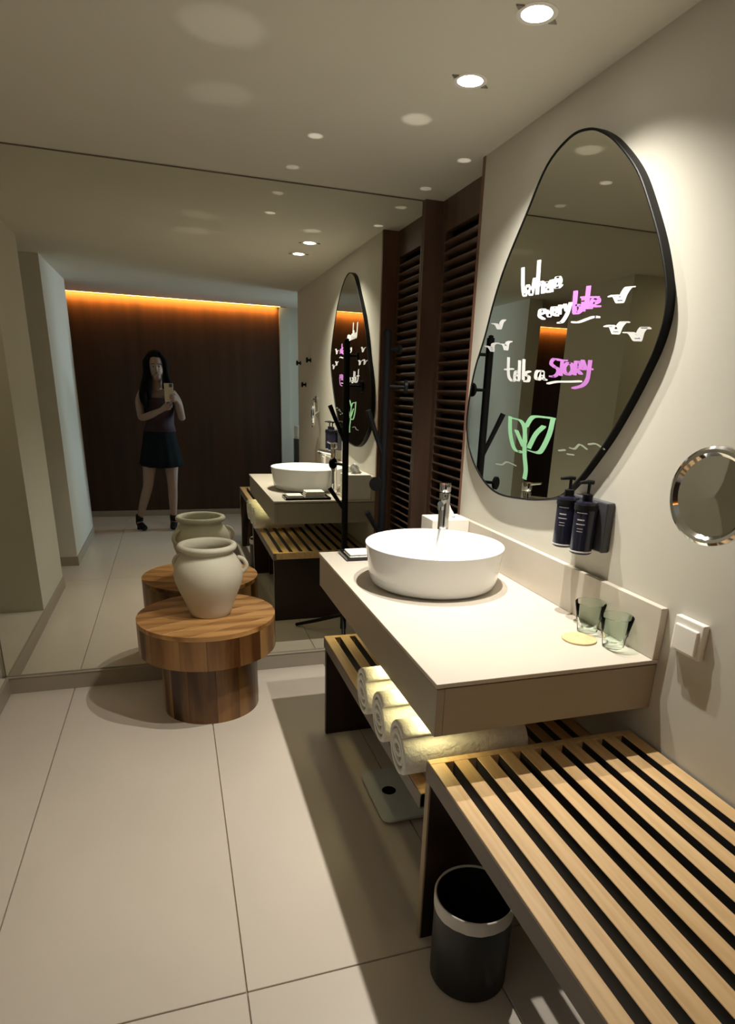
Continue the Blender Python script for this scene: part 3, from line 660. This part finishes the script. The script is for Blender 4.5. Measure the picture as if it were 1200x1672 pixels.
for s, knee, ank, heel, toe in ((-1, (-1.425, -3.600, .455), (-1.535, -3.680, .115), (-1.545, -3.70, .055), (-1.495, -3.60, .030)), (1, (-1.195, -3.60, .455), (-1.208, -3.665, .115), (-1.208, -3.69, .055), (-1.218, -3.585, .030))):
    hp_ = nd_((-1.280+s*.090, -3.63, .82), .088, pel)
    th_ = nd_((( -1.280+s*.090)*.55 + knee[0]*.45, -3.615, .66), .072, hp_)
    kn = nd_(knee, .050, th_)
    ca = nd_((knee[0]*.65+ank[0]*.35, -3.655, .34), .050, kn)
    an = nd_(ank, .032, ca)
    he = nd_(heel, .034, an); to = nd_(toe, .024, he)
def hand(wr, palm, elbow_prev, tips):
    w_ = nd_(wr, .024, elbow_prev); p_ = nd_(palm, (.034, .020), w_)
    for f in tips:
        pr = p_
        for q, r in zip(f, (.0078, .0072, .0064)): pr = nd_(q, r, pr)
# her left arm (left in the mirror picture)
s1 = nd_((-1.400, -3.625, 1.345), .050, cht); u1 = nd_((-1.440, -3.60, 1.24), .042, s1); e1 = nd_((-1.430, -3.54, 1.095), .036, u1); f1 = nd_((-1.34, -3.39, 1.135), .034, e1)
hand((-1.245, -3.205, 1.185), (-1.205, -3.140, 1.215), f1, [
    [(-1.185, -3.100, 1.235), (-1.165, -3.088, 1.247), (-1.145, -3.092, 1.256)],
    [(-1.183, -3.103, 1.222), (-1.160, -3.090, 1.230), (-1.138, -3.094, 1.238)],
    [(-1.185, -3.110, 1.208), (-1.162, -3.097, 1.214), (-1.142, -3.101, 1.222)],
    [(-1.192, -3.118, 1.194), (-1.172, -3.108, 1.198), (-1.156, -3.112, 1.205)],
    [(-1.200, -3.125, 1.245), (-1.190, -3.117, 1.268), (-1.178, -3.113, 1.285)]])
s2 = nd_((-1.140, -3.625, 1.345), .050, cht); u2 = nd_((-1.085, -3.60, 1.24), .042, s2); e2 = nd_((-1.062, -3.53, 1.100), .036, u2); f2 = nd_((-1.072, -3.37, 1.175), .034, e2)
hand((-1.088, -3.205, 1.250), (-1.105, -3.140, 1.285), f2, [
    [(-1.116, -3.100, 1.318), (-1.140, -3.086, 1.322), (-1.162, -3.088, 1.320)],
    [(-1.118, -3.096, 1.303), (-1.142, -3.084, 1.305), (-1.166, -3.087, 1.302)],
    [(-1.116, -3.100, 1.288), (-1.142, -3.086, 1.288), (-1.164, -3.089, 1.285)],
    [(-1.118, -3.104, 1.272), (-1.138, -3.092, 1.270), (-1.158, -3.094, 1.268)],
    [(-1.108, -3.135, 1.315), (-1.122, -3.122, 1.338), (-1.140, -3.116, 1.350)]])
body_ = skinned('body', nodes, edges, M['skin'], pe)
# head, neck, nose and ears are fused with the skinned body into one continuous surface
dg = bpy.context.evaluated_depsgraph_get(); dg.update()
o = bmesh.new(); ev = body_.evaluated_get(dg); o.from_mesh(ev.to_mesh()); bmesh.ops.translate(o, verts=o.verts, vec=body_.matrix_world.translation if body_.matrix_world.translation.length > .1 else Vector(pe.location))
def ell(c_, r_):
    v_ = bmesh.ops.create_uvsphere(o, u_segments=28, v_segments=18, radius=1)['verts']
    bmesh.ops.scale(o, vec=r_, verts=v_); bmesh.ops.translate(o, vec=c_, verts=v_)
ell((-1.262, -3.602, 1.602), (.074, .092, .086)); ell((-1.260, -3.566, 1.540), (.060, .060, .086)); ell((-1.259, -3.543, 1.470), (.037, .032, .032)); ell((-1.260, -3.575, 1.500), (.052, .052, .050))
tube(o, [(-1.273, -3.628, 1.31), (-1.271, -3.620, 1.37), (-1.268, -3.606, 1.44), (-1.264, -3.596, 1.52)], [.060, .050, .047, .050], 24)
tube(o, [(-1.259, -3.512, 1.575), (-1.259, -3.503, 1.550), (-1.259, -3.491, 1.532), (-1.259, -3.504, 1.524)], [.005, .008, .012, .006], 12)
for s in (-1, 1): ell((-1.262+s*.074, -3.602, 1.555), (.008, .018, .030))
bmesh.ops.translate(o, verts=o.verts, vec=-Vector(pe.location)); me_ = bpy.data.meshes.new('body'); o.to_mesh(me_); o.free(); me_.materials.append(M['skin'])
body_.modifiers.clear(); body_.data = me_
rm = body_.modifiers.new('remesh', 'REMESH'); rm.mode = 'VOXEL'; rm.voxel_size = .0034; rm.use_smooth_shade = True
sm_ = body_.modifiers.new('smooth', 'SMOOTH'); sm_.factor = .5; sm_.iterations = 3
# phone held in both hands
ph = bmesh.new(); box(ph, -1.202, -1.126, -3.1075, -3.0985, 1.262, 1.418, bev=.003)
phn = thing('phone', (-1.164, -3.103, 1.262), 'pale smartphone held upright in both hands of the woman in the mirror', 'phone')
link('case', ph, M['phone'], phn)
o = bmesh.new(); box(o, -1.199, -1.129, -3.1082, -3.1074, 1.266, 1.414); link('screen', o, M['blackgloss'], phn)
o = bmesh.new(); box(o, -1.160, -1.131, -3.0988, -3.0970, 1.386, 1.414, bev=.0006); link('camera_bump', o, M['bracket'], phn)
# face
hx, hz = -1.259, 1.555
for s in (-1, 1):
    o = bmesh.new(); bmesh.ops.create_uvsphere(o, u_segments=16, v_segments=10, radius=.0105); bmesh.ops.translate(o, verts=o.verts, vec=(hx+s*.027, -3.5225, hz+.008)); e_ = link('eye', o, M['eyewhite'], pe, smooth='all')
    o = bmesh.new(); bmesh.ops.create_uvsphere(o, u_segments=12, v_segments=8, radius=.0062); bmesh.ops.translate(o, verts=o.verts, vec=(hx+s*.027, -3.5155, hz+.007)); link('iris', o, M['black'], e_, smooth='all')
    o = bmesh.new(); tube(o, [(hx+s*.014, -3.508, hz+.027), (hx+s*.029, -3.513, hz+.031), (hx+s*.044, -3.526, hz+.026)], .0025, 8); link('eyebrow', o, M['hair'], pe, smooth='all')
M['lips'] = mat('lips', (.28, .10, .09), .5)
o = bmesh.new(); tube(o, [(hx-.021, -3.516, hz-.054), (hx-.008, -3.510, hz-.052), (hx+.008, -3.510, hz-.052), (hx+.021, -3.516, hz-.054)], [.0015, .0045, .0045, .0015], 10); link('mouth', o, M['lips'], pe, smooth='all')
# hair: cap open at the face and long locks
def loft(name, rings, m, parent, n_=40, closed=(False, False), thick=0, wob=0):
    o = bmesh.new(); R_ = []
    for cx_, cy_, z_, rx_, ry_ in rings:
        R_.append([o.verts.new((cx_ + rx_*math.cos(2*PI*i/n_)*(1+wob*math.sin(i*5)), cy_ + ry_*math.sin(2*PI*i/n_)*(1+wob*math.sin(i*5+1)), z_)) for i in range(n_)])
    for a, c in zip(R_, R_[1:]):
        for i in range(n_): o.faces.new((a[i], a[(i+1) % n_], c[(i+1) % n_], c[i]))
    if closed[0]: o.faces.new(R_[0])
    if closed[1]: o.faces.new(R_[-1])
    r_ = link(name, o, m, parent, smooth='all')
    if thick: s__ = r_.modifiers.new('s', 'SOLIDIFY'); s__.thickness = thick; s__.offset = 1
    return r_
hr = loft('hair', [(-1.265, -3.725, 1.20, .05, .02), (-1.268, -3.73, 1.27, .105, .032), (-1.268, -3.715, 1.38, .112, .042), (-1.266, -3.690, 1.47, .104, .060), (-1.264, -3.650, 1.55, .101, .080), (-1.263, -3.640, 1.615, .098, .084), (-1.263, -3.622, 1.640, .094, .099), (-1.263, -3.618, 1.660, .086, .098), (-1.263, -3.620, 1.685, .066, .080), (-1.263, -3.614, 1.706, .034, .042), (-1.263, -3.615, 1.711, .006, .006)], M['hair'], pe, closed=(True, True), wob=.015)
for pts, rr in (([(-1.300, -3.555, 1.672), (-1.345, -3.555, 1.600), (-1.352, -3.565, 1.500), (-1.372, -3.545, 1.400), (-1.392, -3.520, 1.310), (-1.385, -3.510, 1.240), (-1.362, -3.512, 1.195)], [.020, .032, .030, .038, .042, .032, .010]),
                ([(-1.270, -3.545, 1.678), (-1.330, -3.548, 1.640), (-1.338, -3.553, 1.560), (-1.335, -3.550, 1.460), (-1.345, -3.520, 1.360), (-1.340, -3.512, 1.270)], [.014, .022, .020, .028, .034, .012]),
                ([(-1.235, -3.552, 1.676), (-1.185, -3.560, 1.610), (-1.178, -3.570, 1.510), (-1.165, -3.560, 1.430), (-1.150, -3.545, 1.360), (-1.150, -3.540, 1.290)], [.020, .030, .026, .034, .034, .010])):
    o = bmesh.new(); tube(o, smooth_open(pts, 4), [rr[min(len(rr)-1, i//4)] + (rr[min(len(rr)-1, i//4+1)]-rr[min(len(rr)-1, i//4)])*(i % 4)/4 for i in range(4*(len(pts)-1)+1)], 14)
    link('hair_lock', o, M['hair'], pe, smooth='all')
loft('tank_top', [(-1.278, -3.63, .975, .150, .112), (-1.270, -3.628, 1.05, .128, .104), (-1.268, -3.622, 1.14, .132, .108), (-1.270, -3.615, 1.23, .150, .122), (-1.271, -3.618, 1.285, .140, .112)], M['burgundy'], pe, thick=.004)
for s in (-1, 1):
    o = bmesh.new(); tube(o, [(-1.272+s*.095, -3.530, 1.270), (-1.272+s*.097, -3.545, 1.330), (-1.272+s*.092, -3.575, 1.385), (-1.272+s*.090, -3.635, 1.400), (-1.272+s*.095, -3.69, 1.340), (-1.272+s*.095, -3.71, 1.27)], .014, 8); link('shoulder_strap', o, M['burgundy'], pe, smooth='all')
o = bmesh.new(); R_ = []; n_ = 64
for k, (z_, rx_, ry_) in enumerate(((.665, .205, .150), (.70, .198, .146), (.78, .183, .138), (.86, .165, .126), (.94, .152, .118), (1.0, .140, .110))):
    R_.append([o.verts.new((-1.280 + rx_*math.cos(2*PI*i/n_)*(1+.035*math.sin(i*.98)*(1-k/5)), -3.63 + ry_*math.sin(2*PI*i/n_)*(1+.05*math.sin(i*1.2)*(1-k/5)), z_ - (.028*(abs(math.sin(2*PI*i/n_))) if k == 0 else 0))) for i in range(n_)])
for a, c in zip(R_, R_[1:]):
    for i in range(n_): o.faces.new((a[i], a[(i+1) % n_], c[(i+1) % n_], c[i]))
r_ = link('shorts', o, M['shorts'], pe, smooth='all'); s__ = r_.modifiers.new('s', 'SOLIDIFY'); s__.thickness = .004
for nm, ank, heel, toe in (('boot', (-1.535, -3.680), (-1.548, -3.712), (-1.480, -3.575)), ('boot', (-1.208, -3.665), (-1.208, -3.700), (-1.220, -3.560))):
    hv = Vector((*heel, 0)); tv = Vector((*toe, 0)); av = Vector((*ank, 0)); dd = (tv-hv).normalized()
    skinned(nm, [((*ank, .175), (.044, .044)), ((*ank, .11), (.040, .042)), (tuple(hv + Vector((0, 0, .062))), (.038, .040)), (tuple(hv.lerp(tv, .5) + Vector((0, 0, .042))), (.038, .030)), (tuple(tv + Vector((0, 0, .026))), (.030, .022))], [(0, 1), (1, 2), (2, 3), (3, 4)], M['black'], pe)
    o = bmesh.new(); box(o, hv.x-.020, hv.x+.020, hv.y-.018, hv.y+.020, 0, .040, bev=.004); link('boot_heel', o, M['black'], pe)
